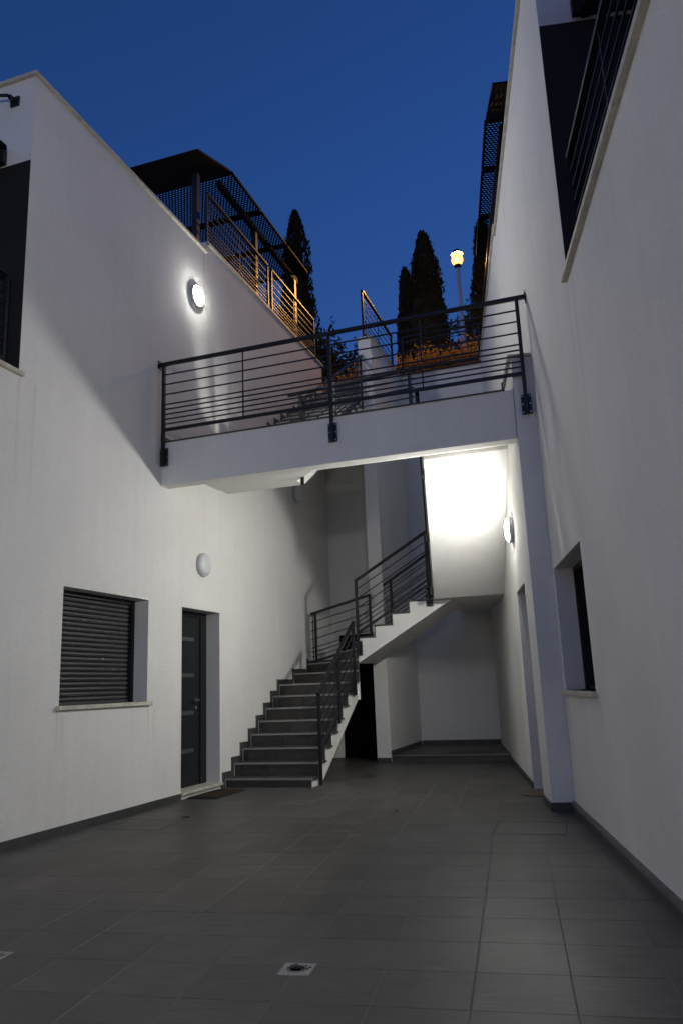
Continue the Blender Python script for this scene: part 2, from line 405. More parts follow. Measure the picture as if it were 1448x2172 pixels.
# ------------------------------------------------------------------ right building
rb = thing('apartment_building', 'white rendered building with a deep window reveal and a tall balcony opening above it', 'building', FR(0, 8, 0))
WR = (6.02, 7.46, 1.055, 2.16)
building(rb, FR, [WR], 14.25, 7.135, 7.295, 9.75, 5.40)
shutter_window(rb, FR, WR, shut=False)
DR = (8.22, 9.12, .0, 2.14)
pw = wall(lambda o, s, z: FR(o-.2, s, z), 7.60, 14.2, -.1, 4.36, .199, [(DR[0], DR[1], .0, DR[3])])
pw.build('pier', 'plaster', rb)
MB().box(-.235, -.002, 7.575, 14.19, 4.362, 4.392, FR).build('pier_coping', 'stone', rb, bevel=.004)
front_door(rb, lambda o, s, z: FR(o-.2, s, z), (DR[0], DR[1], .0, DR[3]), depth=.17, detail=False)
skirting(rb, FR, -6.9, 7.585, -.004, .05, .03)
MB().box(-.022, 0, -6.9, 7.59, .047, .085, FR).build('base_trim', 'grout', rb)
frp = lambda o, s, z: FR(o-.2, s, z)
skirting(rb, frp, 7.60, DR[0], -.004, .072); skirting(rb, frp, DR[1], 12.1, -.004, .072)
MB().box(-.213, -.03, 7.586, 7.6, -.004, .075, FR).build('skirting_tile', 'skirt', rb)
MB().box(-.06, -.2+.199, 9.106, 9.12, -.004, .072, FR).build('skirting_tile', 'skirt', rb)

RWX = lambda y: rwx(y, -.2)-.004
# ------------------------------------------------------------------ walls round the stairwell
dw = thing('dividing_wall', 'free standing white wall between the two stair flights with pale coping', 'wall', (-3.47, 13, 0))
MB().box(-3.585, -3.36, 12.11, 14.2, -.1, 7.085).build('wall', 'plaster', dw)
MB().box(-3.618, -3.325, 12.08, 14.22, 7.086, 7.122).build('coping', 'stone', dw, bevel=.004)
skirting(dw, lambda o, s, z: Vector((s, 12.11+o, z)), -3.585, -3.36, -.004, .072)
for a in range(5):
    MB().box(-3.36, -3.346, 12.12+a*.41, 12.12+a*.41+.407, .1, .172).build('skirting_tile', 'skirt', dw)
bw = thing('retaining_wall', 'tall white wall at the back of the recess with planting on top', 'wall', (-2.5, 14.3, 0))
MB().box(-3.6, -1.2, 14.221, 14.45, -.1, 7.16).build('wall', 'plaster', bw)
MB().box(-3.325, -1.55, 14.19, 14.46, 7.161, 7.195).build('coping', 'stone', bw, bevel=.004)
for a in range(4):
    MB().box(-3.345+a*.39, -3.345+a*.39+.387, 14.207, 14.221, .1, .172).build('skirting_tile', 'skirt', bw)
sw = thing('stairwell_wall', 'shaded wall closing the stairwell behind the winding stair', 'wall', (-4.2, 13.45, 0))
MB().box(-4.72, -3.586, 13.32, 13.55, -.1, 6.1).build('wall', 'plaster', sw)
MB().prism([(-2.43, 12.302), (RWX(12.302), 12.302), (RWX(14.2), 14.2), (-2.43, 14.2)], lambda x, y: Vector((x, y, 2.40)), lambda x, y: Vector((x, y, 2.50))).build('ceiling_slab', 'plaster', bw)
# raised floor of the recess
pf = struct(MB().box(-3.36, -1.3, 12.13, 14.22, -.05, .088).build('recess_floor', 'grout'))
for i in range(6):
    for j in range(6):
        x0, y0 = -3.345+i*.374, 12.10+j*.36
        MB().box(x0+.002, min(x0+.371, -1.35), y0+.002, min(y0+.357, 14.2), .088, .1 + (i*j % 3)*.0004).build('floor_tile', 'stair_tile', pf)
    MB().box(x0+.002, x0+.371, 12.115, 12.13, -.004, .086).build('riser_tile', 'stair_tile', pf)
MB().box(-3.345, -1.4, 12.094, 12.1, .092, .101).build('edge_trim', 'lit_edge', pf)

# near-black panel under the winders; its darkness is put into the colour
bd = thing('under_stair_door', 'near black door panel under the winding stair beside the dividing wall', 'door', (-4.0, 12.7, 0))
A, B = Vector((-4.39, 12.95, 0)), Vector((-3.60, 12.42, 0)); dd = (B-A).normalized(); nn = Vector((-dd.y, dd.x, 0))
def FD(o, s, z): return A + dd*s + nn*o + Vector((0, 0, z))
Ld = (B-A).length
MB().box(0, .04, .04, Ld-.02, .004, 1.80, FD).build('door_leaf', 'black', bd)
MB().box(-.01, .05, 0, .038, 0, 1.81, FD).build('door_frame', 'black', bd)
MB().box(-.004, 0, .12, .16, .7, .76, FD).build('latch', 'black', bd)
uw = thing('under_stair_wall', 'short white wall piece left of the near black panel under the stair', 'wall', (-4.55, 12.95, 0))
MB().box(-4.69, -4.40, 12.95, 13.1, -.01, 1.8).build('wall', 'plaster', uw)

# ------------------------------------------------------------------ lower staircase
zA = lambda k: .108+.161*(k-1)
st = thing('staircase', 'winding stair of dark tiles climbing along the left wall and turning up to the bridge', 'staircase', (-4, 10.5, 0))
SX0, SX1 = LX+.004, -3.535
yA = lambda k: 9.12+.25*(k-1)
def tread(x0, x1, y0, y1, z, nos='y0', parent=st):
    MB().box(x0, x1, y0, y1, z-.022, z).build('tread', 'stair_tile', parent)
poly = [(9.142, -.02)]
for k in range(1, 9):
    poly += [(yA(k)+.022, zA(k)-.023), (yA(k+1)+.022 if k < 8 else 11.098, zA(k)-.023)]
poly += [(11.098, .60), (10.60, .60), (9.55, -.02)]
poly[-3:] = [(11.098, .98), (9.43, -.02)]
MB().prism(poly, lambda y, z: Vector((SX0, y, z)), lambda y, z: Vector((SX1, y, z))).build('stair_flight', 'plaster', st)
def riser_tiles(p0, p1, z0, z1, n, parent, thick=.012):
    p0, p1 = Vector(p0), Vector(p1); d = p1-p0; nrm = Vector((d.y, -d.x, 0)).normalized()*thick
    cuts = [0] + [(.22+i)/n for i in range(n)] + [1]
    for a, b in zip(cuts, cuts[1:]):
        if b-a < .02: continue
        a2, b2 = a+.0015, b-.0015
        q = [p0+d*a2, p0+d*b2, p0+d*b2+nrm, p0+d*a2+nrm]
        MB().hexa([Vector((p.x, p.y, z0)) for p in q], [Vector((p.x, p.y, z1)) for p in q]).build('riser_tile', 'stair_tile', parent)
for k in range(1, 9):
    z0 = (zA(k-1) if k > 1 else -.003)+.001
    riser_tiles((LX+.02, yA(k)+.0219, 0), (SX1-.002, yA(k)+.0219, 0), z0, zA(k)-.023, 3, st)
    y1 = yA(k+1)+.012 if k < 8 else 11.09
    MB().box(LX+.02, SX1+.022, yA(k)+.006, y1, zA(k)-.022, zA(k)).build('tread', 'stair_tile', st)
    MB().box(LX+.02, SX1+.022, yA(k), yA(k)+.0055, zA(k)-.022, zA(k)+.001).build('lit_tread_edge', 'lit_edge', st)
# winders turning about the pivot
PV = Vector((-3.50, 11.10, 0)); YB = 12.11
def plan(pts, z0, z1): 
    return MB().prism(pts, lambda x, y: Vector((x, y, z0)), lambda x, y: Vector((x, y, z1)))
W9 = (LX+.004, 11.49); W10 = (LX+.004, YB); W11 = (-4.16, YB); W12 = (-3.50, YB)
wind = [(9, [(PV.x, PV.y), (LX+.004, 11.10), (LX+.004, 11.49)], None)]
segs = [(9, (LX+.004, 11.49), (LX+.004, YB)), (10, (LX+.004, YB), (-4.16, YB)), (11, (-4.16, YB), (-3.50, YB))]
# step 8 carries on to the first winder line
plan([(PV.x, 11.0985), (LX+.004, 11.0985), (LX+.004, 11.49)], zA(8)-.26, zA(8)-.001).build('stair_flight', 'plaster', st)
plan([(PV.x-.02, 11.0985), (LX+.02, 11.0985), (LX+.02, 11.48)], zA(8)-.0009, zA(8)).build('tread', 'stair_tile', st)
for k, a, b in segs:
    plan([(PV.x, PV.y), a, b], zA(k)-(.30 if k < 11 else .205), zA(k)-.023).build('stair_flight', 'plaster', st)
    ax, ay = a; dx, dy = Vector((PV.x-ax, PV.y-ay)).normalized(); ox, oy = dy*.02, -dx*.02   # overhang towards the climber
    plan([(PV.x+ox, PV.y+oy), (ax+ox, ay+oy), a, b, (PV.x, PV.y)], zA(k)-.0225, zA(k)).build('tread', 'stair_tile', st)
    ex, ey = dy*.0255, -dx*.0255
    plan([(PV.x+ex, PV.y+ey), (ax+ex, ay+ey), (ax+ox, ay+oy), (PV.x+ox, PV.y+oy)], zA(k)-.022, zA(k)+.001).build('lit_tread_edge', 'lit_edge', st)
    riser_tiles((ax+.002, ay, 0), (PV.x, PV.y, 0), zA(k-1)+.001, zA(k)-.023, 2, st)
# flight B towards the right
xB = {12: -3.50, 13: -3.225, 14: -2.955, 15: -2.69, 16: -2.425}
poly = []
for k in range(12, 16): poly += [(xB[k], zA(k)-.023), (xB[k+1], zA(k)-.023)]
poly += [(xB[16], zA(16)-.023), (-2.02, zA(16)-.023), (-2.02, 2.345), (-2.07, 2.334), (-3.50, 1.502)]
MB().prism(poly, lambda x, z: Vector((x, 11.10, z)), lambda x, z: Vector((x, YB, z))).build('stair_flight', 'plaster', st)
for k in range(12, 16):
    MB().box(xB[k]-.02, xB[k+1], 11.09, YB, zA(k)-.0225, zA(k)).build('tread', 'stair_tile', st)
    riser_tiles((xB[k], YB, 0), (xB[k], 11.105, 0), zA(k-1)+.001, zA(k)-.023, 2, st)
# upper landing and flight C back towards the bridge
RWI = lambda y: rwx(y, -.2)-.002
ZL = zA(16)
plan([(-2.019, 10.885), (RWI(10.885), 10.885), (RWI(12.3), 12.3), (-2.019, 12.3)], 2.335, ZL-.023).build('stair_landing', 'plaster', st)
plan([(-2.425, 10.88), (RWI(10.88)-.01, 10.88), (RWI(12.3)-.01, 12.3), (-2.425, 12.3)], ZL-.022, ZL).build('tread', 'stair_tile', st)
plan([(-2.27, 10.885), (-2.0195, 10.885), (-2.0195, 11.0985), (-2.32, 11.0985)], 2.335, ZL-.023).build('stair_landing', 'plaster', st)
yC = lambda k: 10.88-.265*(k-17)
rC = (4.04-ZL)/9
zC = lambda k: ZL+rC*(k-16)
CXL = lambda y: -2.27+.2*(10.87-y)
poly = [(10.88, 2.345)]
for k in range(17, 25): poly += [(yC(k), zC(k)-.023), (yC(k+1), zC(k)-.023)]
poly += [(8.665, zC(24)-.023), (8.665, 3.735)]
pc = [(10.8845, ZL-.02)] + [(yC(17), ZL-.02)] + poly[1:] + [(10.8845, 2.335)]
MB().prism(pc, lambda y, z: Vector((CXL(y), y, z)), lambda y, z: Vector((RWI(y), y, z))).build('stair_flight', 'plaster', st)
for k in range(17, 25):
    y0, y1 = yC(k)+.02, yC(k+1)
    plan([(CXL(y0)-.01, y0), (RWI(y0)-.012, y0), (RWI(y1)-.012, y1), (CXL(y1)-.01, y1)], zC(k)-.022, zC(k)).build('tread', 'stair_tile', st)
    riser_tiles((RWI(yC(k))-.014, yC(k), 0), (CXL(yC(k)), yC(k), 0), zC(k-1)+.001, zC(k)-.023, 2, st)
MB().bar((CXL(10.86)-.012, 10.86, 2.40), (CXL(8.67)-.012, 8.67, 3.80), .02, .05).build('edge_trim', 'lamp_ring', st)
MB().bar((-3.49, 11.094, 1.512), (-2.05, 11.094, 2.349), .012, .012).build('drip_edge', 'plaster', st)
# stepped skirting on the left wall and on the back edge of the winders
def wall_skirt(y0, y1, z0, z1): MB().box(LX+.0005, LX+.016, y0, y1, z0, z1).build('skirting_tile', 'skirt', st)
for k in range(1, 10):
    y0 = yA(k) if k < 9 else 11.47
    y1 = (yA(k+1) if k < 8 else 11.43) if k < 9 else 12.10
    zb = (zA(k-1) if k > 1 else -.004)
    wall_skirt(y0-.055, y0-.001 if k else y0, zb+.076 if k > 1 else 0, zA(k)+.075)
    wall_skirt(y0+.001, y1-.001, zA(k)+.001, zA(k)+.075)
wall_skirt(12.05, 12.11, zA(9)+.076, zA(10)+.075)
MB().box(LX+.017, -4.125, 12.095, 12.11, zA(10)-.02, zA(10)+.05).build('skirting_tile', 'skirt', st)
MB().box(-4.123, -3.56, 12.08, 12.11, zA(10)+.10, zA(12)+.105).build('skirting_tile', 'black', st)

# ------------------------------------------------------------------ bridge
br = thing('footbridge', 'white concrete bridge deck spanning the courtyard between both buildings', 'bridge', (-2.6, 8, 3.5))
MB().box(LX+.003, rwx(7.6, -.2)-.003, 7.58, 7.74, 3.51, 4.025).build('beam', 'plaster', br)
MB().prism([(LX+.003, 7.741), (rwx(7.74, -.2)-.003, 7.741), (rwx(8.66, -.2)-.003, 8.66), (-3.22, 8.66), (-3.56, 9.0), (LX+.003, 9.0)],
           lambda x, y: Vector((x, y, 3.78)), lambda x, y: Vector((x, y, 4.018))).build('slab', 'plaster', br)
x = LX+.006
while x < -.75:
    e = min(x+.374, rwx(7.9, -.2)-.02)
    for a, b in ((7.565, 7.95), (7.953, 8.3), (8.303, 8.655)):
        MB().box(x, e-.003, a, b, 4.0255 if a < 7.7 else 4.019, 4.04).build('floor_tile', 'stair_tile', br)
    x += .374
for x0 in (LX+.006, LX+.38, LX+.754):
    MB().box(x0, x0+.371, 8.658, 8.99, 4.019, 4.04).build('floor_tile', 'stair_tile', br)
MB().box(LX+.001, LX+.016, 7.56, 8.9, 4.041, 4.115).build('skirting_tile', 'skirt', br)
MB().box(rwx(7.7, -.2)-.09, rwx(7.7, -.2)-.075, 7.57, 7.72, 4.041, 4.115).build('skirting_tile', 'skirt', br)

# ------------------------------------------------------------------ upper staircase to the street
us = thing('upper_staircase', 'straight stair of dark tiles rising from the bridge to the street between two white walls', 'staircase', (-4.1, 11, 4))
DX0, DX1 = LX+.003, -3.587
yD = lambda j: 9.0+.28*(j-1); zD = lambda j: 4.04+.165*j
poly = [(9.002, 4.02)]
for j in range(1, 19): poly += [(yD(j)+.02, zD(j)-.023), (yD(j+1)+.02, zD(j)-.023)]
poly += [(yD(19)+.02, 6.75), (9.30, 3.80), (9.002, 3.79)]
MB().prism(poly, lambda y, z: Vector((DX0, y, z)), lambda y, z: Vector((DX1, y, z))).build('stair_flight', 'plaster', us)
for j in range(1, 19):
    MB().box(LX+.018, DX1+.02 if yD(j) < 12 else DX1-.003, yD(j)+.006, yD(j+1)+.02, zD(j)-.022, zD(j)).build('tread', 'stair_tile', us)
    MB().box(LX+.018, DX1+.02 if yD(j) < 12 else DX1-.003, yD(j), yD(j)+.0055, zD(j)-.022, zD(j)+.001).build('lit_tread_edge', 'lit_edge', us)
    riser_tiles((LX+.018, yD(j)+.02, 0), (DX1-.004, yD(j)+.02, 0), zD(j-1)+.001, zD(j)-.023, 2, us)
    if yD(j) < 13.1:
        MB().box(LX+.0005, LX+.016, yD(j)-.05, yD(j)-.001, zD(j-1)+.076, zD(j)+.075).build('skirting_tile', 'skirt', us)
        MB().box(LX+.0005, LX+.016, yD(j)+.001, yD(j+1)-.001, zD(j)+.001, zD(j)+.075).build('skirting_tile', 'skirt', us)
struct(MB().box(LX-3, -3.59, yD(19)+.021, 14.6, 6.6, 7.03).build('street_landing', 'stair_tile'))

# ------------------------------------------------------------------ railings
OFF = [.135, .258, .384, .51, .57, .632, .693, .752]; BOT = .823
def railing(label, A, B, h, posts, minors=(), ext=(0, 0), group=None, plates=True, off=OFF, bot=BOT, plate_n=None, name='railing', ends=(True, True)):
    """flat top rail, thin round bars, thicker bottom rail, square posts; A and B are points below the rail ends, h the rail height"""
    A, B = Vector(A), Vector(B); root = thing(name, label, 'railing', A, group); up = Vector((0, 0, 1)); d = (B-A).normalized()
    hd = Vector((d.x, d.y, 0)).normalized()
    P = lambda t, z: A + (B-A)*t + up*(h-z)
    MB().bar(P(0, 0)-d*ext[0], P(1, 0)+d*ext[1], .05, .036).build('handrail', 'metal', root, bevel=.004)
    for z in off: MB().bar(P(0, z), P(1, z), .013, .013).build('bar', 'metal', root)
    MB().bar(P(0, bot), P(1, bot), .03, .032).build('bottom_rail', 'metal', root)
    for t, low, pl in posts:
        q = P(t, .018); b = Vector((q.x, q.y, (A+(B-A)*t).z + low))
        pst = MB().bar(b, q, .036, .036, (hd.x, hd.y, 0)).build('post', 'metal', root)
        if pl is not None:
            n = Vector(pl).normalized(); s = up.cross(n)
            c = b + up*.1 + n*.019
            def fp(x, y, z): return c + s*x + n*y + up*z
            MB().box(-.05, .05, 0, .012, -.105, .105, fp).build('base_plate', 'metal', pst)
            for x in (-.036, .036):
                for z in (-.085, 0, .085):
                    MB().lathe([(-.006, .007), (0, .007)], fp(x, 0, z), n, 6).build('bolt', 'steel', pst)
    for t in minors: MB().bar(P(t, bot), P(t, .018), .013, .013, (hd.x, hd.y, 0)).build('baluster', 'metal', root)
    return root
# bridge front rail
xa, xb, yr = -4.64, -.515, 7.525
fx = lambda x: (x-xa)/(xb-xa)
r = railing('long dark metal railing along the front edge of the bridge', (xa, yr, 4.04), (xb, yr, 4.04), .945,
        [(0, -.30, (0, 1, 0)), (fx(-2.565), -.30, (0, 1, 0)), (1, -.30, (0, 1, 0))], [fx(-3.61), fx(-1.54)], ext=(.05, .085))
MB().box(xa-.056, xa-.046, yr-.05, yr+.05, 4.93, 5.03).build('wall_plate', 'metal', r)
MB().box(xb+.082, xb+.09, yr-.05, yr+.05, 4.93, 5.03).build('wall_plate', 'metal', r)
# void rail at the back of the deck
railing('short dark railing at the back of the bridge guarding the stairwell', (-3.60, 8.9, 4.04), (-1.90, 8.72, 4.04), .88,
        [(.09, -.36, None), (.97, -.2, None)], ext=(.02, .05), off=[.12, .24, .36, .45, .54, .63, .70], bot=.77)
# rail of flight A
yy = lambda z: 9.35 + (z-1.1)/.644
railing('sloping dark handrail on the open side of the lowest stair flight', (-3.50, 9.36, .20), (-3.50, 10.90, 1.175), .90,
        [(0, -.20, None), (.5, .0, None), (.985, -.12, (-1, 0, 0))], ext=(.03, .02), off=[.15, .29, .43, .57, .66], bot=.74)
# rail behind the winders
railing('dark railing at the back of the stair bend against the shaded wall', (-4.60, 12.06, 1.46), (-3.56, 12.06, 1.705), .90,
        [(.075, .10, None), (.985, .24, None)], minors=(.03,), off=[.14, .28, .42, .56, .63, .70], bot=.78)
# flight B front rail
railing('sloping dark railing on the near side of the upper short flight', (-3.485, 11.065, 1.83), (-2.37, 11.065, 2.47), .885,
        [(0, -.22, (0, 1, 0)), (.985, -.2, (0, 1, 0))], ext=(.02, 0), off=[.14, .28, .42, .56, .63, .70], bot=.78)
railing('sloping dark railing on the far side of the upper short flight', (-3.34, 12.06, 1.88), (-2.42, 12.06, 2.43), .86,
        [(.14, -.02, None), (.97, -.05, None)], off=[.14, .28, .42, .56, .63, .70], bot=.78)
# flight C rail
railing('dark railing up the open edge of the flight with the bright underside', (CXL(10.8)-.03, 10.8, 2.50), (CXL(8.8)-.03, 8.8, 3.77), .90,
        [(.03, -.16, (1, .2, 0)), (.5, -.16, (1, .2, 0)), (.97, -.16, (1, .2, 0))], off=[.14, .28, .42, .56, .63, .70], bot=.78)
# upper stair rail
railing('bluish lit sloping handrail beside the stair above the bridge', (-3.53, 9.15, 4.06), (-3.53, 12.05, 5.90), .86,
        [(.02, -.1, None), (.48, -.08, None), (.99, -.1, None)], ext=(.02, .05), off=[.14, .28, .42, .56, .63, .70], bot=.77)
# wall-top railings
railing('dark railing standing on top of the dividing wall against the sky', (-3.47, 12.10, 7.122), (-3.47, 14.08, 7.122), .90,
        [(0, -.0, None), (1, 0, None)], [.5], off=[.14, .28, .42, .54, .62, .70], bot=.80)
railing('dark railing on the planted retaining wall in front of the orange lit hedge', (-3.40, 14.32, 7.19), (-1.72, 14.32, 7.19), .86,
        [(.05, 0, None), (.97, 0, None)], [.5], off=[.16, .30, .44, .56, .64], bot=.72)
g = 'roof edge railing panels on the left building'
railing('roof edge railing panel under the perforated canopy, the nearer of two', (LX-.105, 8.87, 7.30), (LX-.105, 11.0, 7.30), .92,
        [(0, 0, None), (1, 0, None)], [.5], group=g)
railing('roof edge railing panel at the far end, edged with orange lamplight', (LX-.105, 11.16, 7.30), (LX-.105, 13.2, 7.30), .92,
        [(0, 0, None), (1, 0, None)], [.5], group=g)
q0, q1 = FR(.105, 9.9, 7.30), FR(.105, 13.9, 7.30)
railing('roof edge railing on the right building seen almost end on', q0, q1, .92, [(0, 0, None), (.5, 0, None), (1, 0, None)], [.25, .75])
# terrace balconies
for lab, fr, s1 in (('dark balcony railing in the opening of the left building, cut by the picture edge', FL, 5.14), ('dark balcony railing in the tall opening of the right building', FR, 5.36)):
    railing(lab, fr(.1, s1-.02, 4.01), fr(.1, s1-4.6, 4.01), .92, [(0, 0, None), (.5, 0, None), (1, 0, None)], [.25, .75])

# ------------------------------------------------------------------ perforated canopies
def perforated(c00, c10, c11, c01, nu, nv, parent, name='mesh_panel', edge=.05):
    """sheet with staggered lozenge holes, c.. corners (u along c00->c10)"""
    P = lambda u, v: (Vector(c00)*(1-u)+Vector(c10)*u)*(1-v) + (Vector(c01)*(1-u)+Vector(c11)*u)*v
    mb = MB(); a, b = .43, .35
    for j in range(nv):
        st_ = -.5 if j % 2 else 0
        for i in range(nu + (1 if j % 2 else 0)):
            u0, u1 = max(0, (i+st_)/nu), min(1, (i+1+st_)/nu); v0, v1 = j/nv, (j+1)/nv
            if u1-u0 < .6/nu:
                mb.add([P(u0, v0), P(u1, v0), P(u1, v1), P(u0, v1)], [(0, 1, 2, 3)]); continue
            uc, vc = (u0+u1)/2, (v0+v1)/2; hu, hv = (u1-u0)*a, (v1-v0)*b
            mb.add([P(u0, v0), P(u1, v0), P(u1, v1), P(u0, v1), P(uc-hu*1.1, vc), P(uc-hu*.3, vc-hv), P(uc+hu*1.1, vc), P(uc+hu*.3, vc+hv)],
                   [(0, 1, 6, 5), (0, 5, 4), (1, 2, 6), (2, 3, 4, 7), (2, 7, 6), (3, 0, 4)])
    o = mb.build(name, 'mesh', parent)
    so = o.modifiers.new('sheet', 'SOLIDIFY'); so.thickness = .004; so.offset = 0
    fm = MB()
    cs = [Vector(c) for c in (c00, c10, c11, c01)]
    for p, q in zip(cs, cs[1:]+cs[:1]): fm.bar(p, q, .035, .035)
    fm.build('panel_frame', 'mesh', parent)
    return o
def canopy(label, fr, o_edge, s_cuts, depth, z, drop, post_s):
    root = thing('canopy', label, 'canopy', fr(o_edge, s_cuts[0], z))
    for k, (a, b) in enumerate(s_cuts_pairs(s_cuts)):
        za = z-drop if k == 0 else z
        if k == 0:
            MB().hexa([fr(o_edge, a, za-.02), fr(o_edge+depth, a, za-.02), fr(o_edge+depth, b, z-.02), fr(o_edge, b, z-.02)],
                      [fr(o_edge, a, za+.015), fr(o_edge+depth, a, za+.015), fr(o_edge+depth, b, z+.015), fr(o_edge, b, z+.015)]).build('solid_panel', 'mesh', root)
        else:
            perforated(fr(o_edge, a, z), fr(o_edge+depth, a, z), fr(o_edge+depth, b, z), fr(o_edge, b, z), 44, 22, root)
    e = s_cuts[-1]
    for oo in (.22, depth-.25):
        MB().bar(fr(o_edge+oo, s_cuts[1]+.01, z-.16), fr(o_edge+oo, e-.05, z-.16), .06, .12).build('beam', 'mesh', root)
    for s in post_s:
        for oo in (.22, depth-.25):
            MB().bar(fr(o_edge+oo, s, 6.95), fr(o_edge+oo, s, z-.22-(drop*.72 if s < s_cuts[1] else 0)), .085, .085, fr(0, 1, 0)-fr(0, 0, 0)).build('post', 'metal', root)
    return root
def s_cuts_pairs(c): return [(a+.03, b-.03) for a, b in zip(c, c[1:])]
canopy('black perforated roof terrace canopy on the left building with its front panel tilted', FL, .105, [8.58, 9.65, 10.80, 11.90, 12.97], 2.5, 9.12, .36, [8.95, 10.98, 12.75])
canopy('black perforated roof terrace canopy rising behind the right building wall', FR, .06, [9.0, 10.2, 11.35, 12.65, 13.9], 2.5, 9.30, .42, [9.4, 11.5, 13.6])
def loggia_canopy(label, fr, s1, o0):
    root = thing('canopy', label, 'canopy', fr(o0, s1, 6.3))
    for k in range(3):
        a, b = s1-1.15*k-.03, s1-1.15*(k+1)+.03
        perforated(fr(o0, a, 6.34), fr(o0+2.4, a, 6.34), fr(o0+2.4, b, 6.34), fr(o0, b, 6.34), 30, 20, root)
    for oo in (.1, 2.2): MB().bar(fr(o0+oo, s1, 6.22), fr(o0+oo, s1-3.4, 6.22), .06, .12).build('beam', 'metal', root)
    MB().bar(fr(o0, s1-.03, 6.24), fr(o0+2.4, s1-.03, 6.24), .05, .14).build('wall_beam', 'metal', root)
    MB().bar(fr(o0+.1, s1-3.35, 4.0), fr(o0+.1, s1-3.35, 6.2), .07, .07, fr(0, 1, 0)-fr(0, 0, 0)).build('post', 'metal', root)
loggia_canopy('perforated metal awning over the balcony of the left building', FL, 5.2, .27)
loggia_canopy('perforated metal awning over the balcony of the right building', FR, 5.37, .25)
# bracket arm on the left gable
ba = thing('bracket_arm', 'thin dark arm on a square wall plate high on the left gable', 'bracket', (-4.92, 5.2, 6.9))
MB().box(-4.97, -4.87, 5.200, 5.219, 6.82, 6.92).build('wall_plate', 'metal', ba)
MB().box(-4.935, -4.905, 5.13, 5.200, 6.85, 6.89).build('hinge', 'metal', ba)
MB().bar((-4.92, 5.12, 6.87), (-5.55, 4.95, 6.93), .022, .022).build('arm', 'metal', ba)

# ------------------------------------------------------------------ wall lamps
def wall_lamp(label, p, rz, on, group='round bulkhead wall lamps'):
    t = thing('wall_lamp', label, 'wall lamp', p, group, rz)
    MB().lathe([(0, .118), (0, .146), (.036, .148), (.047, .145), (.050, .138), (.046, .126)], (0, 0, 0), (1, 0, 0), 40).build('base_ring', 'lamp_ring', t, smooth=False, local=True)
    R, Hh = .130, .040
    prof = [(.03, R)] + [(.046 + Hh*sin(a), R*cos(a)**.8) for a in [i*pi/2/9 for i in range(9)]] + [(.046+Hh, .004)]
    MB().lathe(prof, (0, 0, 0), (1, 0, 0), 32).build('diffuser', 'diffuser_on' if on else 'diffuser_off', t, smooth=True, local=True)
    if on:
        l = bpy.data.lights.new('lamp_disc', 'AREA'); l.shape = 'DISK'; l.size = .22; l.energy = on/.75; l.color = (1.0, .985, .94)
        lo = bpy.data.objects.new('lamp_disc', l); COL.objects.link(lo); lo.parent = t; lo.location = (.052, 0, 0); lo.rotation_euler = (0, -pi/2, 0)
    return t
wall_lamp('lit round wall lamp high on the left wall above the bridge railing', FL(-.001, 8.36, 6.30), 0, WALL_LAMP_WATT*.52)
wall_lamp('unlit white wall lamp above the dark front door', FL(-.001, 8.55, 2.715), 0, None)
wall_lamp('unlit wall lamp in the shadow under the bridge over the stair bend', FL(-.001, 11.74, 4.35), 0, None)
rzr = math.atan2(-RN.y, -RN.x)
wall_lamp('lit round wall lamp under the bridge on the right wall', FR(-.202, 8.96, 2.845), rzr, WALL_LAMP_WATT*.63)
wall_lamp('lit round wall lamp on the right wall nearest the viewer', FR(-.001, -3.2, 2.75), rzr, WALL_LAMP_WATT*7.6)

# ------------------------------------------------------------------ street lamp
LP = Vector((-2.595, 18, 0))
sl = thing('street_lamp', 'glowing orange street lamp on a tapering pale pole behind the planting', 'street lamp', (LP.x, LP.y, 7.02))
MB().lathe([(0, .11), (.25, .11), (.3, .075), (4.38, .045), (4.45, .05)], (LP.x, LP.y, 7.02), (0, 0, 1), 20).build('pole', 'pole', sl, smooth=False)
MB().lathe([(0, .05), (.04, .09), (.08, .09)], (LP.x, LP.y, 11.45), (0, 0, 1), 20).build('collar', 'metal', sl)
MB().lathe([(-.045*cos(a), .045*sin(a)+.0005) for a in [k*pi/10 for k in range(11)]], (LP.x, LP.y, 11.70), (0, 0, 1), 16).build('bulb', 'sodium', sl, smooth=True)
MB().lathe([(-.15*cos(a), .15*sin(a)+.0005) for a in [k*pi/16 for k in range(1, 16)]], (LP.x, LP.y, 11.68), (0, 0, 1), 28).build('globe', 'amber_glass', sl, smooth=True)
pl = bpy.data.lights.new('bulb_light', 'POINT'); pl.energy = STREET_LAMP_WATT*2; pl.shadow_soft_size = .05; pl.color = (1.0, .50, .12)
po = bpy.data.objects.new('bulb_light', pl); COL.objects.link(po); po.parent = sl; po.location = (0, 0, 11.60-7.02)
MB().lathe([(0, .16), (.03, .155), (.10, .10), (.14, .03)], (LP.x, LP.y, 11.835), (0, 0, 1), 24).build('cap', 'metal', sl)

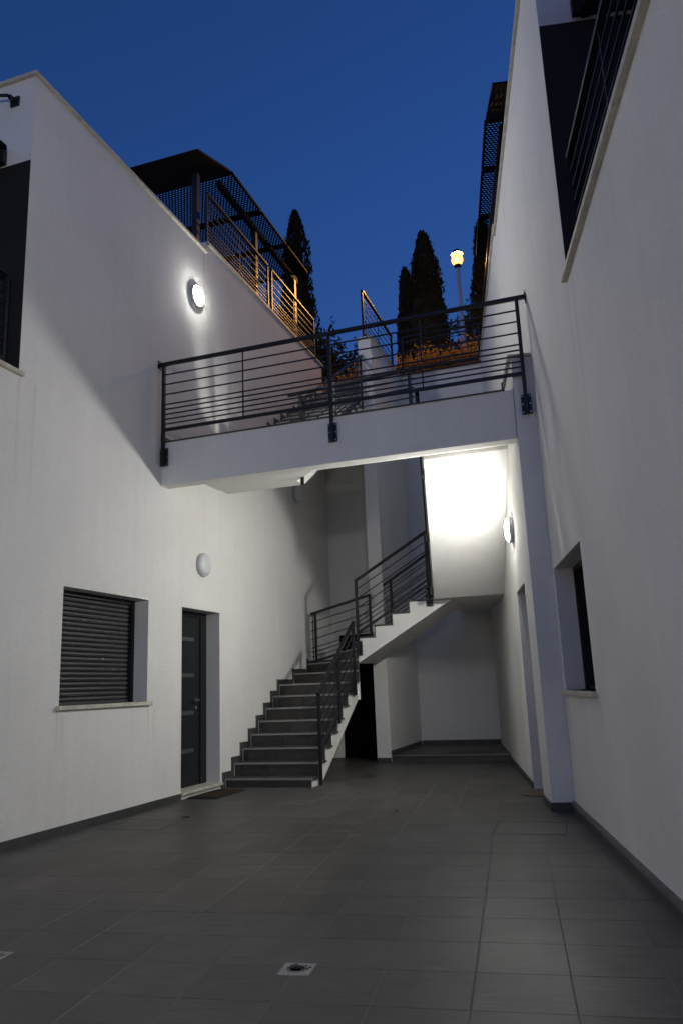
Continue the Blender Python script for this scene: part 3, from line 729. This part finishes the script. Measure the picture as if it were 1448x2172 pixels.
# ------------------------------------------------------------------ vegetation
def leaves(pts, size, elong, rnd, upbias=0.0):
    mb = MB()
    for p in pts:
        d = Vector((rnd.gauss(0, 1), rnd.gauss(0, 1), rnd.gauss(0, 1)+upbias)).normalized()
        s = d.cross(Vector((rnd.gauss(0, 1), rnd.gauss(0, 1), rnd.gauss(0, 1)))).normalized()
        L = size*rnd.uniform(.6, 1.4); w = L/elong
        c = s.cross(d)*w*.25
        mb.add([p-d*L*.5, p+s*w*.5+c, p+d*L*.5, p-s*w*.5+c], [(0, 1, 2, 3)])
    return mb
def cypress(label, x, y, z0, h, R, seed):
    rnd = random.Random(seed); t = thing('cypress_tree', label, 'tree', (x, y, z0), 'cypress trees beyond the retaining wall')
    MB().lathe([(0, .16), (h*.3, .12), (h*.9, .03)], (x, y, z0), (0, 0, 1), 10).build('trunk', 'bark', t)
    ph = [rnd.uniform(0, 6.28) for _ in range(6)]
    def rad(f, a):
        base = min(1, 1.55*(1-f)**.52) * (1 - .35*max(0, (.14-f)/.14)) if f < 1 else 0
        return R*base*(1+.13*sin(3*a+ph[0]+7*f)+.10*sin(5*a+ph[1]-13*f)+.07*sin(2*a+31*f+ph[2]))
    pts = []
    for _ in range(11000):
        f = rnd.random()**1.15; a = rnd.uniform(0, 2*pi)
        rr = rad(f, a)*min(1.07, rnd.uniform(.25, 1)**.35*rnd.uniform(.9, 1.08))
        pts.append(Vector((x+rr*cos(a), y+rr*sin(a), z0+.15+f*h*.985)))
    mb = leaves(pts, .28, 3.2, rnd, 2.2)
    for _ in range(26):   # loose tips
        pass
    n = 14; core = MB()
    core.lathe([(.2+f*h*.93, max(.02, rad(f, 1.0)*.72)) for f in [i/20 for i in range(20)]], (x, y, z0), (0, 0, 1), n)
    mb.add(core.v, core.f); mb.build('crown', 'cypress', t)
    return t
cypress('tall narrow cypress standing behind the roof railing of the left building', -12.5, 32.2, 7.0, 17.6, 1.05, 1)
cypress('broad dark cypress, the widest one, left of the street lamp', -6.14, 32, 7.0, 14.7, 1.16, 2)
cypress('slim lower cypress touching the left side of the broad cypress', -7.2, 32.6, 7.0, 13.4, .70, 3)
cypress('dark cypress half hidden by the right building beside the street lamp', -3.42, 32, 7.0, 14.7, .90, 4)
def bush(label, name, cat, blobs, n, size, seed, mat, z0, trunk=None, group=None, flower=0, elong=2.2):
    rnd = random.Random(seed); c = blobs[0][0]; t = thing(name, label, cat, (c[0], c[1], z0), group)
    pts = []
    vols = [b[1][0]*b[1][1]*b[1][2] for b in blobs]
    for _ in range(n):
        (cx, cy, cz), (rx, ry, rz) = rnd.choices(blobs, vols)[0]
        v = Vector((rnd.gauss(0, 1), rnd.gauss(0, 1), rnd.gauss(0, 1))).normalized()*rnd.random()**.45
        k = 1+.25*sin(7*v.x+3*cx)*sin(6*v.z+5*v.y)
        pts.append(Vector((cx+v.x*rx*k, cy+v.y*ry*k, max(z0+.02, cz+v.z*rz*k))))
    leaves(pts, size, elong, rnd, .4).build('crown', mat, t)
    if flower:
        leaves([p+Vector((rnd.gauss(0, .05), -.06, rnd.uniform(0, .1))) for p in rnd.sample(pts, int(n*flower))], size*1.1, 2.4, rnd, .8).build('young_leaves', 'flower', t)
    if trunk is not None:
        for q in trunk: MB().bar((c[0], c[1], z0), q, .07, .07).build('stem', 'bark', t)
    else:
        for _ in range(7):
            q = rnd.choice(pts); MB().bar((q.x+rnd.gauss(0, .05), q.y, z0), q, .012, .012).build('stem', 'bark', t)
    return t
bush('dark bushy tree just beyond the far end of the left building', 'bushy_tree', 'tree', [((-9.7, 28.3, 13.1), (.95, 1.0, 2.7)), ((-9.1, 28.2, 12.1), (1.1, 1.0, 2.2)), ((-10.1, 28.4, 12.6), (.9, .9, 3.1)), ((-9.5, 28.3, 9.6), (1.2, 1.0, 2.4))], 6500, .27, 11, 'cypress', 7.0, [(-9.6, 28.3, 13.3), (-9.1, 28.2, 12.6)])
bush('smaller dark shrub between the bushy tree and the dividing wall', 'shrub', 'shrub', [((-8.6, 28.7, 12.9), (.6, .7, 2.2)), ((-8.1, 28.9, 11.8), (.7, .7, 1.9)), ((-8.3, 28.8, 9.6), (.8, .8, 2.2))], 3600, .25, 12, 'cypress', 7.0, [(-8.5, 28.7, 13.4)])
bush('loose dark pine behind the street lamp pole', 'pine_tree', 'tree', [((-3.85, 28.6, 14.9), (.7, .7, .45)), ((-3.3, 28.7, 15.6), (.7, .7, .6)), ((-4.15, 28.5, 13.9), (.75, .7, .45)), ((-3.6, 28.6, 13.0), (1.0, .7, .7)), ((-4.3, 28.6, 12.2), (.7, .7, .7)), ((-3.7, 28.6, 11.2), (1.0, .7, .8))], 3400, .28, 13, 'cypress', 7.0, [(-3.7, 28.6, 15.2), (-3.3, 28.7, 15.6), (-4.2, 28.5, 13.9)], elong=4)
bush('long orange lit hedge on top of the retaining wall under the street lamp', 'hedge', 'hedge', [((-3.4, 15.0, 7.5), (.4, .35, .50)), ((-2.95, 15.0, 7.5), (.42, .4, .60)), ((-2.4, 15.0, 7.5), (.45, .4, .50)), ((-1.95, 15.0, 7.5), (.45, .4, .56))], 3600, .085, 14, 'hedge', 7.02, flower=.10)
bush('orange lit shrub at the head of the upper stair beside the dividing wall', 'hedge', 'hedge', [((-4.4, 15.4, 7.6), (.45, .4, .55)), ((-5.0, 15.4, 7.5), (.5, .4, .4))], 2200, .085, 15, 'hedge', 7.02, flower=.16)

# ------------------------------------------------------------------ small things on the floor
dm = thing('doormat', 'worn brown doormat lying in front of the dark front door', 'doormat', (-4.45, 8.48, 0))
MB().box(-4.655, -4.275, 8.13, 8.85, .001, .012).build('mat_backing', 'mat_edge', dm)
MB().box(-4.635, -4.295, 8.15, 8.83, .0122, .020).build('mat_pile', 'mat', dm)
def drain(label, c, w):
    t = thing('floor_drain', label, 'drain', c, 'square floor drains', -TA)
    c_ = .001
    MB().box(-w/2, w/2, -w/2, w/2, -.004, .004).build('plate', 'drain', t, local=True, bevel=.001)
    for k, r_ in enumerate((.046, .032, .018)):
        MB().lathe([(.0042, r_-.004), (.0042, r_), (.0050, r_), (.0050, r_-.004)], (0, 0, 0), (0, 0, 1), 28).build('grate_ring', 'grate', t, local=True)
    rnd = random.Random(5); mb = MB()
    for _ in range(34):
        a = rnd.uniform(0, 6.28); r_ = rnd.uniform(.015, .052) if rnd.random() < .7 else rnd.uniform(.0, .06)
        a = a*.55 - .3
        x, y, s = r_*cos(a), r_*sin(a), rnd.uniform(.002, .007)
        mb.box(x-s, x+s, y-s*.6, y+s*.6, .0045, .0055+rnd.random()*.0015)
    mb.build('dirt', 'dirt', t, local=True)
drain('square pale floor drain with a dirty round grate in the middle of the floor', (-1.385, 3.346, 0), .136)
drain('square pale floor drain cut by the left edge of the picture', (-2.845, 3.20, 0), .136)
def hatch(label, c, w, d, rz):
    t = thing('hatch_cover', label, 'hatch cover', c, 'tiled access covers', rz); x, y = w/2, d/2
    fm = MB()
    fm.box(-x, x, -y, -y+.005, -.004, .0018); fm.box(-x, x, y-.005, y, -.004, .0022); fm.box(-x, -x+.006, -y+.006, y-.006, -.004, .0022); fm.box(x-.006, x, -y+.006, y-.006, -.004, .0022)
    fm.build('cover_frame', 'dirt', t, local=True)
    MB().box(-x+.008, x-.008, -y+.008, y-.008, -.004, .0016).build('cover_tile', 'tile', t, local=True)
hatch('tiled access cover outlined by a dark joint near the right wall', (-.745, 6.72, 0), .56, .54, radians(2))
hatch('tiled access cover with a dark joint near the shuttered window', (-4.2, 6.55, 0), .60, .52, radians(0))
mc = thing('manhole_cover', 'round rusty manhole cover beside the doorway on the right', 'manhole cover', (-.80, 8.70, 0))
MB().lathe([(0, .245), (.010, .245), (.012, .22)], (-.80, 8.70, 0), (0, 0, 1), 40).build('rim', 'rust', mc)
MB().lathe([(.0125, .215), (.014, .213)], (-.80, 8.70, 0), (0, 0, 1), 40).build('lid', 'rust', mc)
def dead_leaf(label, x, y, s, rz):
    t = MB(); n = 5
    for k in range(n):
        a = k/(n-1); w = .35*sin(pi*(.08+.84*a)); z = .25*(a-.5)**2
        t.v += [Vector((a-.5, -w, z+.12)), Vector((a-.5, 0, z)), Vector((a-.5, w, z+.16))]
    for k in range(n-1):
        for m in (0, 1): t.f.append((k*3+m, k*3+m+1, k*3+m+4, k*3+m+3))
    o = t.build('dead_leaf', 'leaf', None, local=True); o.location = (x, y, .003); o.scale = (s, s, s); o.rotation_euler = (0, 0, rz)
    so = o.modifiers.new('leaf', 'SOLIDIFY'); so.thickness = .01
    tag(o, label, 'leaf', 'dead leaves on the floor')
dead_leaf('curled dead leaf on the tiles in front of the shuttered window', -3.975, 6.93, .065, .4)
dead_leaf('small dark dead leaf out in the middle of the floor', -2.05, 7.46, .05, 1.7)
